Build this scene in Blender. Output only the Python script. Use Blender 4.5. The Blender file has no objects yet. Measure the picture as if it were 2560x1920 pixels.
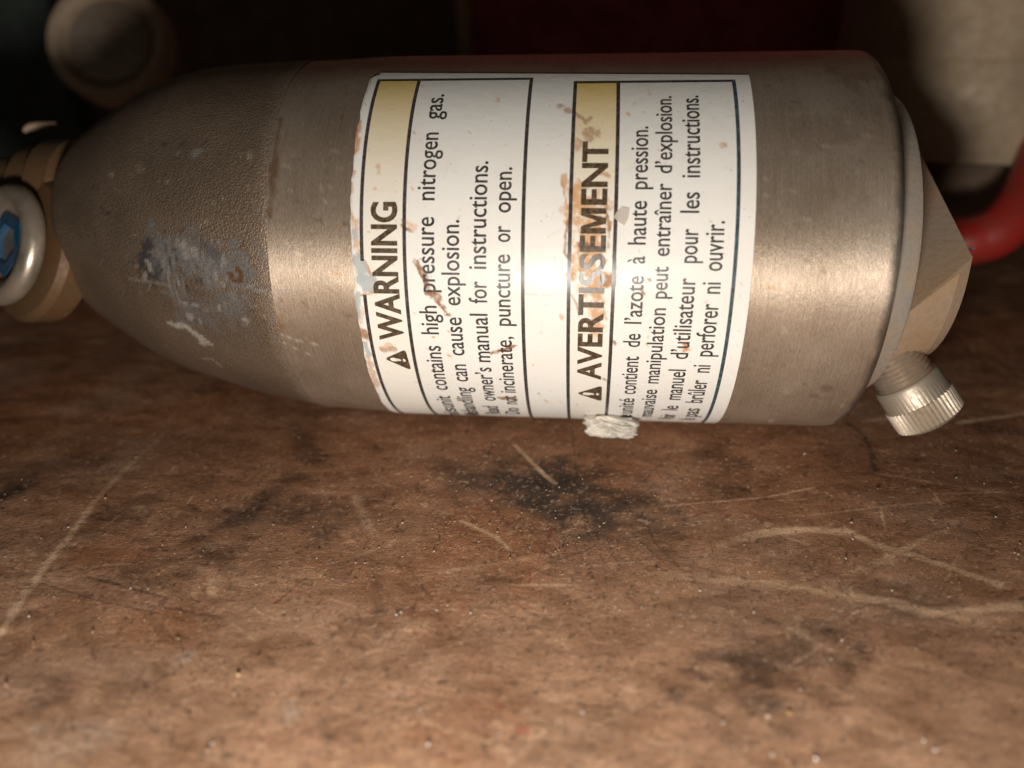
import bpy, bmesh, math, random
import numpy as np
from mathutils import Vector, Matrix

random.seed(7); rng = np.random.default_rng(7)
U = 0.03                      # one modelling unit = the canister's radius = 30 mm
FPX, PW, PH = 0.7594*2560, 2560.0, 1920.0
# ------------------------------------------------------------------ camera frame (canister axis = world X, bench = z 0)
_d = np.array([math.cos(.0988)*math.cos(-.0283), math.sin(-.0283), math.sin(.0988)*math.cos(-.0283)])
_A = np.array([0, .8173, -4.494])
_u = np.array([0, math.cos(math.radians(27)), math.sin(math.radians(27))]); _u -= _d*(_u@_d); _u /= np.linalg.norm(_u)
M = np.array([_d, np.cross(_u, _d), _u])
CAM = np.array([0, 0, 1.0]) - M@_A
def ray(px, py):
    return M@np.array([(px-PW/2)/FPX, -(py-PH/2)/FPX, -1.0])      # unit camera depth
def at_depth(px, py, z): return CAM + ray(px, py)*z
def at_y(px, py, y):
    r = ray(px, py); return CAM + r*((y-CAM[1])/r[1])
def on_bench(px, py, z=0.0):
    r = ray(px, py); return CAM + r*((z-CAM[2])/r[2])
def project(P):
    q = (np.asarray(P)-CAM)@M
    return np.stack([PW/2+FPX*q[..., 0]/-q[..., 2], PH/2-FPX*q[..., 1]/-q[..., 2]], -1)
def on_cyl(px, py, rho=1.0):          # -> (s, theta); theta from straight up towards the viewer
    r = ray(px, py); o = CAM-np.array([0, 0, 1.0])
    a = r[1]**2+r[2]**2; b = 2*(o[1]*r[1]+o[2]*r[2]); c = o[1]**2+o[2]**2-rho**2
    t = (-b-math.sqrt(max(b*b-4*a*c, 0)))/(2*a); p = o+r*t
    return p[0], math.atan2(-p[1], p[2])
def cyl(s, th, rho=1.0):
    return np.stack(np.broadcast_arrays(s, -rho*np.sin(th), 1+rho*np.cos(th)), -1)

sc = bpy.context.scene
cam = bpy.data.cameras.new('camera'); camo = bpy.data.objects.new('camera', cam); sc.collection.objects.link(camo)
mw = Matrix.Identity(4)
for i in range(3):
    for j in range(3): mw[i][j] = M[i][j]
    mw[i][3] = CAM[i]*U
camo.matrix_world = mw
cam.sensor_width = 36; cam.lens = .7594*36; cam.clip_start = .002; cam.clip_end = 20
cam.dof.use_dof = True; cam.dof.focus_distance = 3.72*U; cam.dof.aperture_fstop = 10.5
sc.camera = camo
sc.render.resolution_x, sc.render.resolution_y = 1024, 768
# ------------------------------------------------------------------ light: the phone's small lamp next to the lens, faint garage air
w = bpy.data.worlds.new('World'); sc.world = w; w.use_nodes = True
w.node_tree.nodes['Background'].inputs[0].default_value = (1.0, .86, .72, 1)
w.node_tree.nodes['Background'].inputs[1].default_value = .014
lp = CAM + M@np.array([-.17, -1.5, 0.0])
L = bpy.data.lights.new('phone_lamp', 'POINT'); L.energy = .75; L.color = (1.0, .945, .865); L.shadow_soft_size = .32*U
Lo = bpy.data.objects.new('phone_lamp', L); Lo.location = lp*U; sc.collection.objects.link(Lo)
sc.view_settings.view_transform = 'Standard'; sc.view_settings.look = 'None'
sc.view_settings.exposure = 0; sc.view_settings.gamma = 1; sc.view_settings.use_curve_mapping = False
sc.cycles.use_denoising = True
sc.cycles.max_bounces = 6

# ------------------------------------------------------------------ helpers
COL = sc.collection
def tag(o, label=None, cat=None, group=None, kind=None):
    for k, v in (('label', label), ('category', cat), ('group', group), ('kind', kind)):
        if v: o[k] = v
    return o
def empty(name, label, cat):
    o = bpy.data.objects.new(name, None); o.scale = (U, U, U); COL.objects.link(o); o.empty_display_size = .5
    return tag(o, label, cat)
def mesh_obj(name, V, F, mat, parent=None, smooth=True, attrs=None, uv=None, sharp=None):
    me = bpy.data.meshes.new(name)
    me.from_pydata([tuple(p) for p in np.asarray(V, float)], [], [tuple(int(k) for k in f) for f in F])
    return finish(name, me, mat, parent, smooth, attrs, uv, sharp)
def finish(name, me, mat, parent, smooth=True, attrs=None, uv=None, sharp=None):
    if attrs:
        for k, a in attrs.items():
            a = np.asarray(a, np.float32)
            if a.ndim == 2:
                at = me.attributes.new(k, 'FLOAT_COLOR', 'POINT')
                if a.shape[1] == 3: a = np.hstack([a, np.ones((len(a), 1), np.float32)])
                at.data.foreach_set('color', a.ravel())
            else:
                at = me.attributes.new(k, 'FLOAT', 'POINT'); at.data.foreach_set('value', a)
    if uv is not None:
        at = me.attributes.new('st', 'FLOAT_VECTOR', 'POINT')
        v3 = np.zeros((len(uv), 3), np.float32); v3[:, :np.shape(uv)[1]] = uv
        at.data.foreach_set('vector', v3.ravel())
    me.polygons.foreach_set('use_smooth', [smooth]*len(me.polygons))
    me.materials.append(mat); me.update()
    if sharp is not None: me.set_sharp_from_angle(angle=math.radians(sharp))
    o = bpy.data.objects.new(name, me); COL.objects.link(o)
    if parent: o.parent = parent
    else: o.scale = (U, U, U)
    return o
def grid_obj(name, P, mat, parent=None, closed=False, **kw):
    """P: (n, m, 3) lattice"""
    n, m = P.shape[:2]
    i, j = np.meshgrid(np.arange(n-1), np.arange(m if closed else m-1), indexing='ij')
    j2 = (j+1) % m
    F = np.stack([i*m+j, i*m+j2, (i+1)*m+j2, (i+1)*m+j], -1).reshape(-1, 4)
    me = bpy.data.meshes.new(name)
    me.vertices.add(n*m); me.vertices.foreach_set('co', P.reshape(-1).astype(np.float32))
    nf = len(F); me.loops.add(nf*4); me.loops.foreach_set('vertex_index', F.ravel().astype(np.int32))
    me.polygons.add(nf); me.polygons.foreach_set('loop_start', (np.arange(nf)*4).astype(np.int32))
    me.update(calc_edges=True)
    return finish(name, me, mat, parent, **kw)
def lathe(name, prof, mat, parent, base=(0, 0, 1), axis=(1, 0, 0), n=96, sharp=40, ribs=None, **kw):
    """prof: list of (s, r) along axis from base; ribs(s, phi)->dr"""
    ax = np.array(axis, float); ax /= np.linalg.norm(ax)
    e1 = np.cross(ax, (0, 1, 0) if abs(ax[1]) < .9 else (1, 0, 0)); e1 /= np.linalg.norm(e1); e2 = np.cross(ax, e1)
    ph = np.linspace(0, 2*np.pi, n, endpoint=False)
    s = np.array([p[0] for p in prof])[:, None]; r = np.array([p[1] for p in prof])[:, None]*np.ones(n)
    if ribs: r = r+ribs(s, ph[None, :], r)
    P = np.array(base)+s[..., None]*ax+r[..., None]*(np.cos(ph)[:, None]*e1+np.sin(ph)[:, None]*e2)
    m = len(prof)
    V = P.reshape(-1, 3); F = [[i*n+j, i*n+(j+1) % n, (i+1)*n+(j+1) % n, (i+1)*n+j] for i in range(m-1) for j in range(n)]
    F = [f[::-1] for f in F]
    F.append(list(range(n))); F.append(list(range((m-1)*n, m*n))[::-1])
    o = mesh_obj(name, V, F, mat, parent, sharp=sharp, **kw); fix_normals(o); return o
def fix_normals(o):
    bm = bmesh.new(); bm.from_mesh(o.data); bmesh.ops.recalc_face_normals(bm, faces=bm.faces); bm.to_mesh(o.data); bm.free()
def tube(name, pts, rad, mat, parent=None, n=16, sub=8, taper=None, **kw):
    pts = [Vector(p) for p in pts]; P = []
    for i in range(len(pts)-1):                           # Catmull-Rom
        p0, p1, p2, p3 = pts[max(i-1, 0)], pts[i], pts[i+1], pts[min(i+2, len(pts)-1)]
        for k in range(sub):
            t = k/sub
            P.append(.5*((2*p1)+(p2-p0)*t+(2*p0-5*p1+4*p2-p3)*t*t+(3*p1-p0-3*p2+p3)*t**3))
    P.append(pts[-1]); rings = []; e = Vector((0, 0, 1))
    for i, p in enumerate(P):
        tn = (P[min(i+1, len(P)-1)]-P[max(i-1, 0)]).normalized()
        e = (e-tn*e.dot(tn)); e = e.normalized() if e.length > 1e-6 else tn.orthogonal().normalized()
        b = tn.cross(e); rr = rad*(taper(i/(len(P)-1)) if taper else 1)
        rings.append([tuple(p+(e*math.cos(a)+b*math.sin(a))*rr) for a in np.linspace(0, 2*np.pi, n, endpoint=False)])
    V = [v for r in rings for v in r]; m = len(rings)
    F = [[i*n+j, i*n+(j+1) % n, (i+1)*n+(j+1) % n, (i+1)*n+j] for i in range(m-1) for j in range(n)]
    F += [list(range(n))[::-1], list(range((m-1)*n, m*n))]
    o = mesh_obj(name, V, F, mat, parent, **kw); fix_normals(o); return o

# numpy fractal value noise in 2D, -1..1
_tab = rng.random((256, 256))*2-1
def vnoise(x, y):
    xi, yi = np.floor(x).astype(int), np.floor(y).astype(int); fx, fy = x-xi, y-yi
    fx = fx*fx*(3-2*fx); fy = fy*fy*(3-2*fy); g = lambda a, b: _tab[a % 256, b % 256]
    return (g(xi, yi)*(1-fx)+g(xi+1, yi)*fx)*(1-fy)+(g(xi, yi+1)*(1-fx)+g(xi+1, yi+1)*fx)*fy
def fbm(x, y, o=4, gain=.5):
    t, a, n = 0, 1, 0
    for k in range(o):
        t = t+a*vnoise(x*2**k+17.3*k, y*2**k+5.1*k); n += a; a *= gain
    return t/n
def sstep(a, b, x):
    t = np.clip((x-a)/(b-a), 0, 1); return t*t*(3-2*t)
def dseg(P, pts):
    d = np.full(len(P), 9.9); T = np.zeros(len(P)); n = len(pts)-1
    for i in range(max(n, 1)):
        a = pts[i]; b = pts[min(i+1, n)]; ab = b-a
        t = np.clip(((P-a)@ab)/max(ab@ab, 1e-12), 0, 1)
        dd = np.linalg.norm(P-(a+t[:, None]*ab), axis=1); m = dd < d
        d[m] = dd[m]; T[m] = ((i+t)/max(n, 1))[m]
    return d, T
class Marks:
    """masks on a surface: control points are given where the photograph shows them and pinned to the nearest surface point"""
    def __init__(s, V, nz):
        s.V = V; s.nz = nz; s.px = project(V)
    def pin(s, p): return s.V[np.argmin(((s.px-np.array(p))**2).sum(1))]
    def line(s, pts, w_, soft=.5, rough=.0, fade=None):
        pts = [s.pin(p) for p in pts]; w_ = w_/480.0
        q = np.array(pts); lo, hi = q.min(0)-3*w_-.03, q.max(0)+3*w_+.03
        idx = np.where(((s.V >= lo) & (s.V <= hi)).all(1))[0]; out = np.zeros(len(s.V))
        if len(idx) == 0: return out
        d, T = dseg(s.V[idx], pts); d = d+s.nz[idx]*rough*w_
        m = sstep(w_, w_*(1-soft), d)
        if fade: m = m*np.interp(T, np.linspace(0, 1, len(fade)), fade)
        out[idx] = m; return out
def mixc(c, col, m):
    i = np.flatnonzero(m); mm = m[i][:, None]; c[i] = c[i]*(1-mm)+np.array(col)*mm; return c

# ------------------------------------------------------------------ materials
class NT:
    def __init__(s, name):
        s.m = bpy.data.materials.new(name); s.m.use_nodes = True; s.t = s.m.node_tree; s.n = s.t.nodes
        s.b = s.n['Principled BSDF']; s.out = s.n['Material Output']
    def new(s, t, **kw):
        n = s.n.new(t)
        for k, v in kw.items(): setattr(n, k, v)
        return n
    def l(s, a, b): s.t.links.new(a, b)
    def set(s, **kw):
        for k, v in kw.items():
            s.b.inputs[k.replace('_', ' ')].default_value = v
    def attr(s, name):
        return s.new('ShaderNodeAttribute', attribute_name=name)
    def coords(s, scale, src='st'):
        if src == 'obj': o = s.new('ShaderNodeTexCoord').outputs['Object']
        else: o = s.attr(src).outputs['Vector']
        mp = s.new('ShaderNodeMapping'); mp.inputs['Scale'].default_value = scale; s.l(o, mp.inputs['Vector']); return mp.outputs[0]
    def noise(s, scale, vec=(1, 1, 1), src='obj', detail=4, rough=.55, dist=0):
        t = s.new('ShaderNodeTexNoise'); t.inputs['Scale'].default_value = scale; t.inputs['Detail'].default_value = detail
        t.inputs['Roughness'].default_value = rough; t.inputs['Distortion'].default_value = dist
        s.l(s.coords(vec, src), t.inputs['Vector']); return t.outputs['Fac']
    def voro(s, scale, vec=(1, 1, 1), src='obj'):
        t = s.new('ShaderNodeTexVoronoi'); t.inputs['Scale'].default_value = scale
        s.l(s.coords(vec, src), t.inputs['Vector']); return t.outputs['Distance']
    def rng(s, x, a, b, c, d):
        t = s.new('ShaderNodeMapRange'); s.l(x, t.inputs[0])
        for i, v in zip((1, 2, 3, 4), (a, b, c, d)): t.inputs[i].default_value = v
        return t.outputs[0]
    def math(s, op, a, b):
        t = s.new('ShaderNodeMath', operation=op)
        for i, v in enumerate((a, b)):
            if isinstance(v, (int, float)): t.inputs[i].default_value = v
            else: s.l(v, t.inputs[i])
        return t.outputs[0]
    def mix(s, f, a, b, mode='MIX'):
        t = s.new('ShaderNodeMix', data_type='RGBA', blend_type=mode)
        for i, v in ((0, f), (6, a), (7, b)):
            if isinstance(v, (int, float)): t.inputs[i].default_value = v
            elif isinstance(v, tuple): t.inputs[i].default_value = v+(1,)*(4-len(v))
            else: s.l(v, t.inputs[i])
        return t.outputs[2]
    def bump(s, h, strength, dist=.02, prev=None):
        t = s.new('ShaderNodeBump'); t.inputs['Strength'].default_value = strength; t.inputs['Distance'].default_value = dist
        s.l(h, t.inputs['Height'])
        if prev: s.l(prev, t.inputs['Normal'])
        return t.outputs[0]

def mat_body():
    n = NT('brushed_metal'); c = n.attr('col').outputs['Color']
    g = n.noise(1, (330, 34, 1), 'st', 3, .7); g2 = n.noise(1, (90, 14, 1), 'st', 3)
    cl = n.noise(1, (3.2, 2.6, 1), 'st', 5)
    k = n.mix(1.0, c, n.mix(n.rng(g, .3, .7, 0, 1), (.72, .72, .72), (1.25, 1.22, 1.18)), 'MULTIPLY')
    sk = n.noise(1, (150, 3.5, 1), 'st', 3, .6); k = n.mix(1.0, k, n.mix(n.rng(sk, .3, .7, 0, 1), (.86, .86, .86), (1.13, 1.12, 1.1)), 'MULTIPLY')
    k = n.mix(n.rng(cl, .35, .7, 0, .55), k, n.mix(1.0, k, (.66, .6, .54), 'MULTIPLY'))
    n.l(k, n.b.inputs['Base Color']); n.set(Metallic=.62, Anisotropic=.8, Anisotropic_Rotation=.25)
    tg = n.new('ShaderNodeTangent', direction_type='RADIAL', axis='X'); n.l(tg.outputs[0], n.b.inputs['Tangent'])
    n.l(n.rng(g2, .3, .7, .44, .58), n.b.inputs['Roughness'])
    n.l(n.bump(g, .35, .0003), n.b.inputs['Normal'])
    return n.m
def mat_dome():
    n = NT('rough_cast_metal'); c = n.attr('col').outputs['Color']; sm = n.attr('smooth').outputs['Fac']
    v = n.noise(105, (1, 1, 1), 'obj', 2, .5); f = n.noise(230, (1, 1, 1), 'obj', 2)
    h = n.math('ADD', n.rng(v, .35, .7, 0, 1), n.math('MULTIPLY', f, .35))
    n.l(n.mix(1.0, c, n.mix(n.rng(v, .35, .72, 0, 1), (.80, .80, .80), (1.28, 1.25, 1.18)), 'MULTIPLY'), n.b.inputs['Base Color'])
    n.set(Metallic=.62); n.l(n.rng(sm, 0, 1, .48, .38), n.b.inputs['Roughness'])
    bp = n.new('ShaderNodeBump'); bp.inputs['Distance'].default_value = .0004
    n.l(h, bp.inputs['Height']); n.l(n.rng(sm, 0, 1, .34, .10), bp.inputs['Strength']); n.l(bp.outputs[0], n.b.inputs['Normal'])
    return n.m
def mat_label():
    n = NT('printed_sticker'); c = n.attr('col').outputs['Color']; rg = n.attr('rough').outputs['Fac']
    cl = n.noise(3.0, (1, 1, 1), 'st', 5); sp = n.noise(45, (1, 1, 1), 'st', 2)
    k = n.mix(n.rng(cl, .45, .75, 0, .35), c, n.mix(1.0, c, (.95, .88, .8), 'MULTIPLY'))
    k = n.mix(n.rng(sp, .70, .76, 0, .6), k, (.42, .24, .12))
    n.l(k, n.b.inputs['Base Color'])
    n.l(n.math('ADD', rg, n.rng(n.noise(9, (1, 1, 1), 'st', 4), .3, .7, 0, .10)), n.b.inputs['Roughness'])
    n.set(Specular_IOR_Level=.19)
    n.l(n.bump(n.noise(14, (1, 1, 1), 'st', 5), .12, .0004), n.b.inputs['Normal'])
    return n.m
def mat_ink(name, col, wear=.0):
    n = NT(name); k = n.noise(60, (1, 1, 1), 'obj', 3)
    n.l(n.mix(n.rng(k, .4, .75, 0, 1), col, tuple(min(1, x*2.2+.03) for x in col)), n.b.inputs['Base Color'])
    n.set(Roughness=.32, Specular_IOR_Level=.36); return n.m
def mat_metal(name, col, metallic, rough, dirt=(.42, .28, .17), amount=.5, scale=6, fine=40, bump=.15):
    n = NT(name); a = n.noise(scale, (1, 1, 1), 'obj', 6, .6); f = n.noise(fine, (1, 1, 1), 'obj', 3)
    m = n.math('MULTIPLY', n.rng(a, .38, .62, 0, 1), amount)
    k = n.mix(m, col, dirt); k = n.mix(n.rng(f, .35, .7, 0, .35), k, n.mix(1.0, k, (.6, .55, .5), 'MULTIPLY'))
    n.l(k, n.b.inputs['Base Color']); n.l(n.rng(m, 0, 1, metallic, metallic*.15), n.b.inputs['Metallic'])
    n.l(n.rng(f, .3, .7, rough-.05, rough+.12), n.b.inputs['Roughness'])
    n.l(n.bump(f, bump, .0005), n.b.inputs['Normal']); return n.m
def mat_plain(name, col, rough=.6, var=.25, scale=4, spec=.3):
    n = NT(name); a = n.noise(scale, (1, 1, 1), 'obj', 6)
    n.l(n.mix(n.rng(a, .3, .7, 0, 1), tuple(x*(1-var) for x in col), tuple(x*(1+var) for x in col)), n.b.inputs['Base Color'])
    n.set(Roughness=rough, Specular_IOR_Level=spec); n.l(n.bump(n.noise(30, (1, 1, 1), 'obj', 4), .2, .0006), n.b.inputs['Normal']); return n.m
def mat_bench():
    n = NT('worn_bench'); c = n.attr('col').outputs['Color']
    st = n.noise(1, (14, 42, 1), 'obj', 5, .65, 1.2); iso = n.noise(120, (1, 1, 1), 'obj', 5, .7); big = n.noise(5, (.8, 1.4, 1), 'obj', 6, .6, .6)
    pits = n.voro(38); 
    k = n.mix(1.0, c, n.mix(n.rng(st, .3, .72, 0, 1), (.86, .84, .82), (1.13, 1.12, 1.11)), 'MULTIPLY')
    k = n.mix(1.0, k, n.mix(n.rng(iso, .3, .72, 0, 1), (.66, .64, .62), (1.34, 1.33, 1.32)), 'MULTIPLY')
    k = n.mix(1.0, k, n.mix(n.rng(big, .32, .68, 0, 1), (.66, .58, .50), (1.28, 1.29, 1.31)), 'MULTIPLY')
    n.l(k, n.b.inputs['Base Color']); n.l(n.rng(iso, .3, .7, .5, .72), n.b.inputs['Roughness']); n.set(Specular_IOR_Level=.38)
    b = n.bump(n.math('ADD', iso, n.math('MULTIPLY', st, .8)), .7, .0006)
    b = n.bump(n.rng(pits, 0, .16, 0, 1), .3, .0004, b)
    n.l(b, n.b.inputs['Normal']); return n.m
def mat_grit():
    n = NT('grit'); n.l(n.attr('col').outputs['Color'], n.b.inputs['Base Color']); n.set(Roughness=.3, Specular_IOR_Level=.6); return n.m

MB, MD, ML = mat_body(), mat_dome(), mat_label()
INK = mat_ink('black_print', (.035, .028, .025)); INK2 = mat_ink('header_print', (.06, .038, .02)); TEAL = mat_ink('rule_print', (.03, .05, .06))
DIRTY = mat_metal('dirty_aluminium', (.50, .38, .28), .3, .55, (.42, .27, .155), .85, 2.2, 30)
BRASSY = mat_metal('dusty_brassy_fitting', (.17, .105, .055), .4, .48, (.14, .068, .027), .8, 3.0, 30)
RINGM = mat_metal('flange_aluminium', (.42, .395, .36), .45, .45, (.40, .26, .155), .85, 2.6, 40)
STEEL = mat_metal('nickel', (.54, .46, .37), .65, .46, (.4, .3, .2), .3, 5, 50, .06)
THREAD = mat_metal('thread_steel', (.45, .38, .31), .7, .45, (.35, .24, .15), .6, 6, 40)
TAN = mat_metal('tan_housing', (.52, .40, .27), .12, .55, (.36, .24, .14), .6, 1.6, 12)
SILV = mat_metal('silver_ring', (.50, .44, .36), .8, .34, (.30, .21, .13), .6, 4, 30, .05)
BLUE = mat_metal('blue_anodised', (.015, .15, .34), .6, .35, (.16, .14, .13), .45, 6, 30)
RED = mat_metal('red_paint', (.46, .022, .018), .0, .42, (.24, .05, .03), .55, 5, 40)
PALE = mat_metal('pale_rim', (.62, .49, .36), .1, .5, (.6, .42, .27), .5, 2, 14)
GREYD = mat_metal('grey_disc', (.5, .43, .36), .15, .6, (.4, .26, .15), .5, 3, 20)
DARKW = mat_plain('dark_wall', (.26, .18, .13), .8)
DARKR = mat_plain('dark_red_panel', (.50, .11, .12), .6)
DARKG = mat_plain('dark_green_panel', (.06, .075, .065), .7)
BEIGE = mat_plain('post', (.45, .32, .2), .7)
FOIL = mat_metal('torn_film', (.74, .67, .58), .05, .5, (.40, .39, .37), .7, 7, 26, .1)
FIB = mat_plain('blue_fibre', (.05, .25, .5), .5)
BENCH, GRIT = mat_bench(), mat_grit()

# ------------------------------------------------------------------ setting: bench and the dark space behind
def axis_samples(a, b, c, d, fine, n1, n2):
    return np.concatenate([np.linspace(a, b, n1, endpoint=False), np.arange(b, c, fine), np.linspace(c, d, n2)])
bx = axis_samples(-9, -3.1, 3.5, 9, .0092, 40, 40); by = axis_samples(-4.2, -3.0, .5, 6.5, .0082, 14, 90)
X, Y = np.meshgrid(bx, by, indexing='ij')
V = np.stack([X, Y, 0*X], -1).reshape(-1, 3); x, y = V[:, 0], V[:, 1]
nz = fbm(x*9, y*13, 4); nb = fbm(x*1.1+3, y*1.9+8, 5); nc = fbm(x*3.3+20, y*6+1, 5)
mk = Marks(V, nz)
col = np.tile(np.array([.315, .175, .103]), (len(V), 1))
col *= np.clip(1+.42*nb+.34*nc, .25, 2)[:, None]**np.array([.85, 1.0, 1.12])
col = mixc(col, (.50, .32, .215), sstep(-.8, -2.5, y+.6*nb)*.85)        # front made paler: lamp falloff painted into the colour, with pale dust
col = mixc(col, (.34, .145, .06), sstep(.05, .5, fbm(x*1.7+40, y*2.4, 5))*.5)
col = mixc(col, (.36, .25, .18), sstep(.1, .5, fbm(x*2.3+70, y*2.9+11, 5))*.45)
dark = (.040, .029, .023); hf = np.clip(.78+.9*fbm(x*38, y*42, 3)+.5*fbm(x*11+7, y*15, 3), 0, 1)
for pts, wd, k, ro in [
    ([(1250, 1190), (1500, 1250)], 170, .55, .8), ([(1360, 1200), (1450, 1235)], 130, .7, 1.0), ([(1300, 1190), (1420, 1270)], 75, .75, 1.2), ([(1155, 1256), (1170, 1258)], 22, .7, .8),
    ([(1310, 1245), (1316, 1250)], 20, .9, .7), ([(1150, 1180), (1300, 1240)], 55, .55, 1.2), ([(1480, 1180), (1600, 1300)], 110, .45, 1.3),
    ([(488, 1345), (600, 1290), (721, 1195)], 45, .6, 1.0), ([(650, 1260), (860, 1290)], 95, .6, 1.3), ([(560, 1390), (330, 1400)], 70, .45, 1.4),
    ([(0, 1235), (45, 1225)], 48, .85, 1.0), ([(60, 1350), (350, 1270)], 70, .35, 1.4), ([(0, 1190), (250, 1150)], 60, .3, 1.4),
    ([(1688, 1722), (1700, 1725)], 30, .8, .9), ([(1860, 1680), (2050, 1640)], 85, .6, 1.3), ([(1780, 1760), (1900, 1740)], 70, .45, 1.4),
    ([(1960, 1822), (1985, 1815)], 32, .6, 1.0), ([(930, 1560), (960, 1590)], 45, .4, 1.2), ([(1790, 1190), (1830, 1230)], 50, .5, 1.1),
    ([(1700, 1120), (1830, 1150)], 60, .5, 1.3), ([(740, 1060), (790, 1140)], 38, .55, 1.1), ([(2230, 1500), (2350, 1480)], 80, .3, 1.4),
    ([(2050, 1560), (2300, 1560)], 60, .3, 1.4), ([(150, 1730), (100, 1760)], 40, .4, 1.2), ([(940, 1530), (940, 1420)], 16, .35, 1.2),
    ([(2120, 1055), (2159, 1089), (2181, 1139), (2186, 1168)], 13, .75, .7), ([(2440, 1060), (2560, 1080)], 40, .5, 1.2),
    ([(1350, 1800), (1365, 1805)], 26, .35, 1.0), ([(520, 1885), (560, 1880)], 24, .4, 1.1), ([(800, 1790), (830, 1830)], 18, .4, 1.1)]:
    g = mk.line(pts, wd*1.15, .98, ro*.8)*k; col = mixc(col, dark, g*(.45+.55*hf))
pale = (.74, .56, .40)
for pts, wd, k, fd in [
    ([(0, 1582), (50, 1499), (111, 1410), (166, 1344), (233, 1255), (311, 1172), (421, 1072)], 9, .75, (1, 1, .9, .8, .55, .3, .1)),
    ([(1810, 1355), (1910, 1327), (2004, 1317), (2120, 1323)], 12, .75, (.6, .9, 1, 1)),
    ([(2112, 1320), (2187, 1355), (2270, 1383), (2381, 1416), (2497, 1455)], 11, .85, (.7, 1, 1, 1, .9)),
    ([(1560, 1430), (1660, 1433), (1799, 1444), (1937, 1455), (2048, 1474), (2215, 1499), (2326, 1527), (2459, 1546)], 13, .55, (.1, .5, .8, .7, 1, 1, 1, .4)),
    ([(2087, 1449), (2242, 1377), (2436, 1277)], 9, .35, (.5, 1, .3)), ([(2326, 1524), (2440, 1520), (2558, 1507)], 12, .55, None),
    ([(2398, 1055), (2514, 1039), (2560, 1033)], 9, .6, None), ([(2159, 1053), (2240, 1042)], 8, .4, None),
    ([(1660, 1261), (1921, 1238), (2037, 1213)], 3.5, .5, None), ([(1288, 1111), (1355, 1177), (1390, 1205)], 6, .6, None),
    ([(1155, 1297), (1238, 1338), (1271, 1369)], 5, .6, None), ([(1282, 1459), (1427, 1459)], 3, .5, None),
    ([(890, 1240), (930, 1330)], 14, .35, None), ([(1060, 1800), (1260, 1870)], 8, .3, None), ([(520, 1440), (528, 1480)], 5, .45, None),
    ([(531, 1440), (537, 1482)], 4, .4, None), ([(560, 1540), (640, 1600)], 4, .4, None), ([(480, 1440), (500, 1560)], 5, .25, None),
    ([(1450, 1415), (1640, 1400)], 4, .35, None), ([(1950, 1290), (2330, 1250)], 3, .3, None), ([(1960, 1560), (2080, 1620)], 5, .3, None),
    ([(820, 1410), (940, 1370)], 5, .3, None), ([(1400, 1380), (1000, 1440)], 4, .25, None), ([(2200, 1180), (2520, 1230)], 5, .25, None)]:
    col = mixc(col, pale, mk.line(pts, wd*1.45, .75, .25, fd)*min(1, k*1.15))
for pts, wd, k in [([(688, 1505), (743, 1460)], 6, .8), ([(1322, 1455), (1326, 1420)], 4, .8), ([(1378, 1335), (1382, 1315)], 4, .8),
                   ([(1240, 1755), (1260, 1760)], 14, .3), ([(1300, 1815), (1315, 1818)], 12, .6), ([(560, 1705), (566, 1712)], 8, .6), ([(1360, 1372), (1345, 1400)], 6, .4)]:
    col = mixc(col, (.28, .045, .03), mk.line(pts, wd, .7, .8)*k)
for pts, wd, k in [([(211, 1812), (230, 1850)], 60, .35), ([(725, 1772), (735, 1778)], 20, .5), ([(1040, 1775), (1050, 1780)], 18, .45), ([(90, 1812), (95, 1815)], 12, .5),
                   ([(862, 1180), (880, 1178)], 9, .45), ([(505, 1350), (530, 1360)], 14, .4), ([(460, 1640), (470, 1632)], 18, .4)]:
    col = mixc(col, (.50, .44, .38), mk.line(pts, wd, .95, 1.1)*k)
for pts in [[(100, 1455), (250, 1499), (388, 1527)], [(216, 1438), (311, 1460), (420, 1490)], [(330, 1500), (560, 1540)], [(1427, 1055), (1449, 1250), (1477, 1322), (1549, 1410)],
            [(1604, 1277), (1637, 1355), (1687, 1405)], [(1180, 1215), (1260, 1290)], [(1240, 1100), (1160, 1220)], [(1440, 1180), (1400, 1330)], [(1470, 1240), (1600, 1260)]]:
    col = mixc(col, dark, mk.line(pts, 3.2, .7, .5)*.65)
for k in range(230):                                                      # random knife scratches, denser in the worn middle
    if k < 70: cx, cy = random.gauss(1500, 130), random.gauss(1330, 70); a = random.choice([1.0, 1.25, .6, 2.2])+random.gauss(0, .25)
    else: cx, cy = random.uniform(0, 2560), random.uniform(1120, 1900); a = random.gauss(.1, .5) if random.random() < .7 else random.uniform(0, 3.1)
    ln = random.uniform(25, 120); p0 = (cx-math.cos(a)*ln, cy-math.sin(a)*ln*.7); p1 = (cx+math.cos(a)*ln, cy+math.sin(a)*ln*.7)
    if min(p0[1], p1[1]) < 1090: continue
    mid = ((p0[0]+p1[0])/2+random.gauss(0, 4), (p0[1]+p1[1])/2+random.gauss(0, 4))
    m = mk.line([p0, mid, p1], random.uniform(1.6, 3.4), .6, .5, (.1, 1, .2))
    col = mixc(col, dark if (k < 70 or random.random() < .4) else pale, m*random.uniform(.3, .75))
spk = fbm(x*60, y*60, 2); col = mixc(col, dark, sstep(.38, .6, spk)*.55); col = mixc(col, pale, sstep(.40, .6, fbm(x*64+90, y*64, 2))*.42)
zb = .012*fbm(x*1.3, y*1.3, 3)-.006+.0035*nz
near0 = np.exp(-((y/.5)**2)); zb = zb*(1-near0)-.0015*near0
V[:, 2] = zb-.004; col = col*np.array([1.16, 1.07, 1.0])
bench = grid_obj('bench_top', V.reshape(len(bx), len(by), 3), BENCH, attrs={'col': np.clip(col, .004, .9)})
tag(bench, 'scratched dark brown bench top with black stains', kind='structure')

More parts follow.
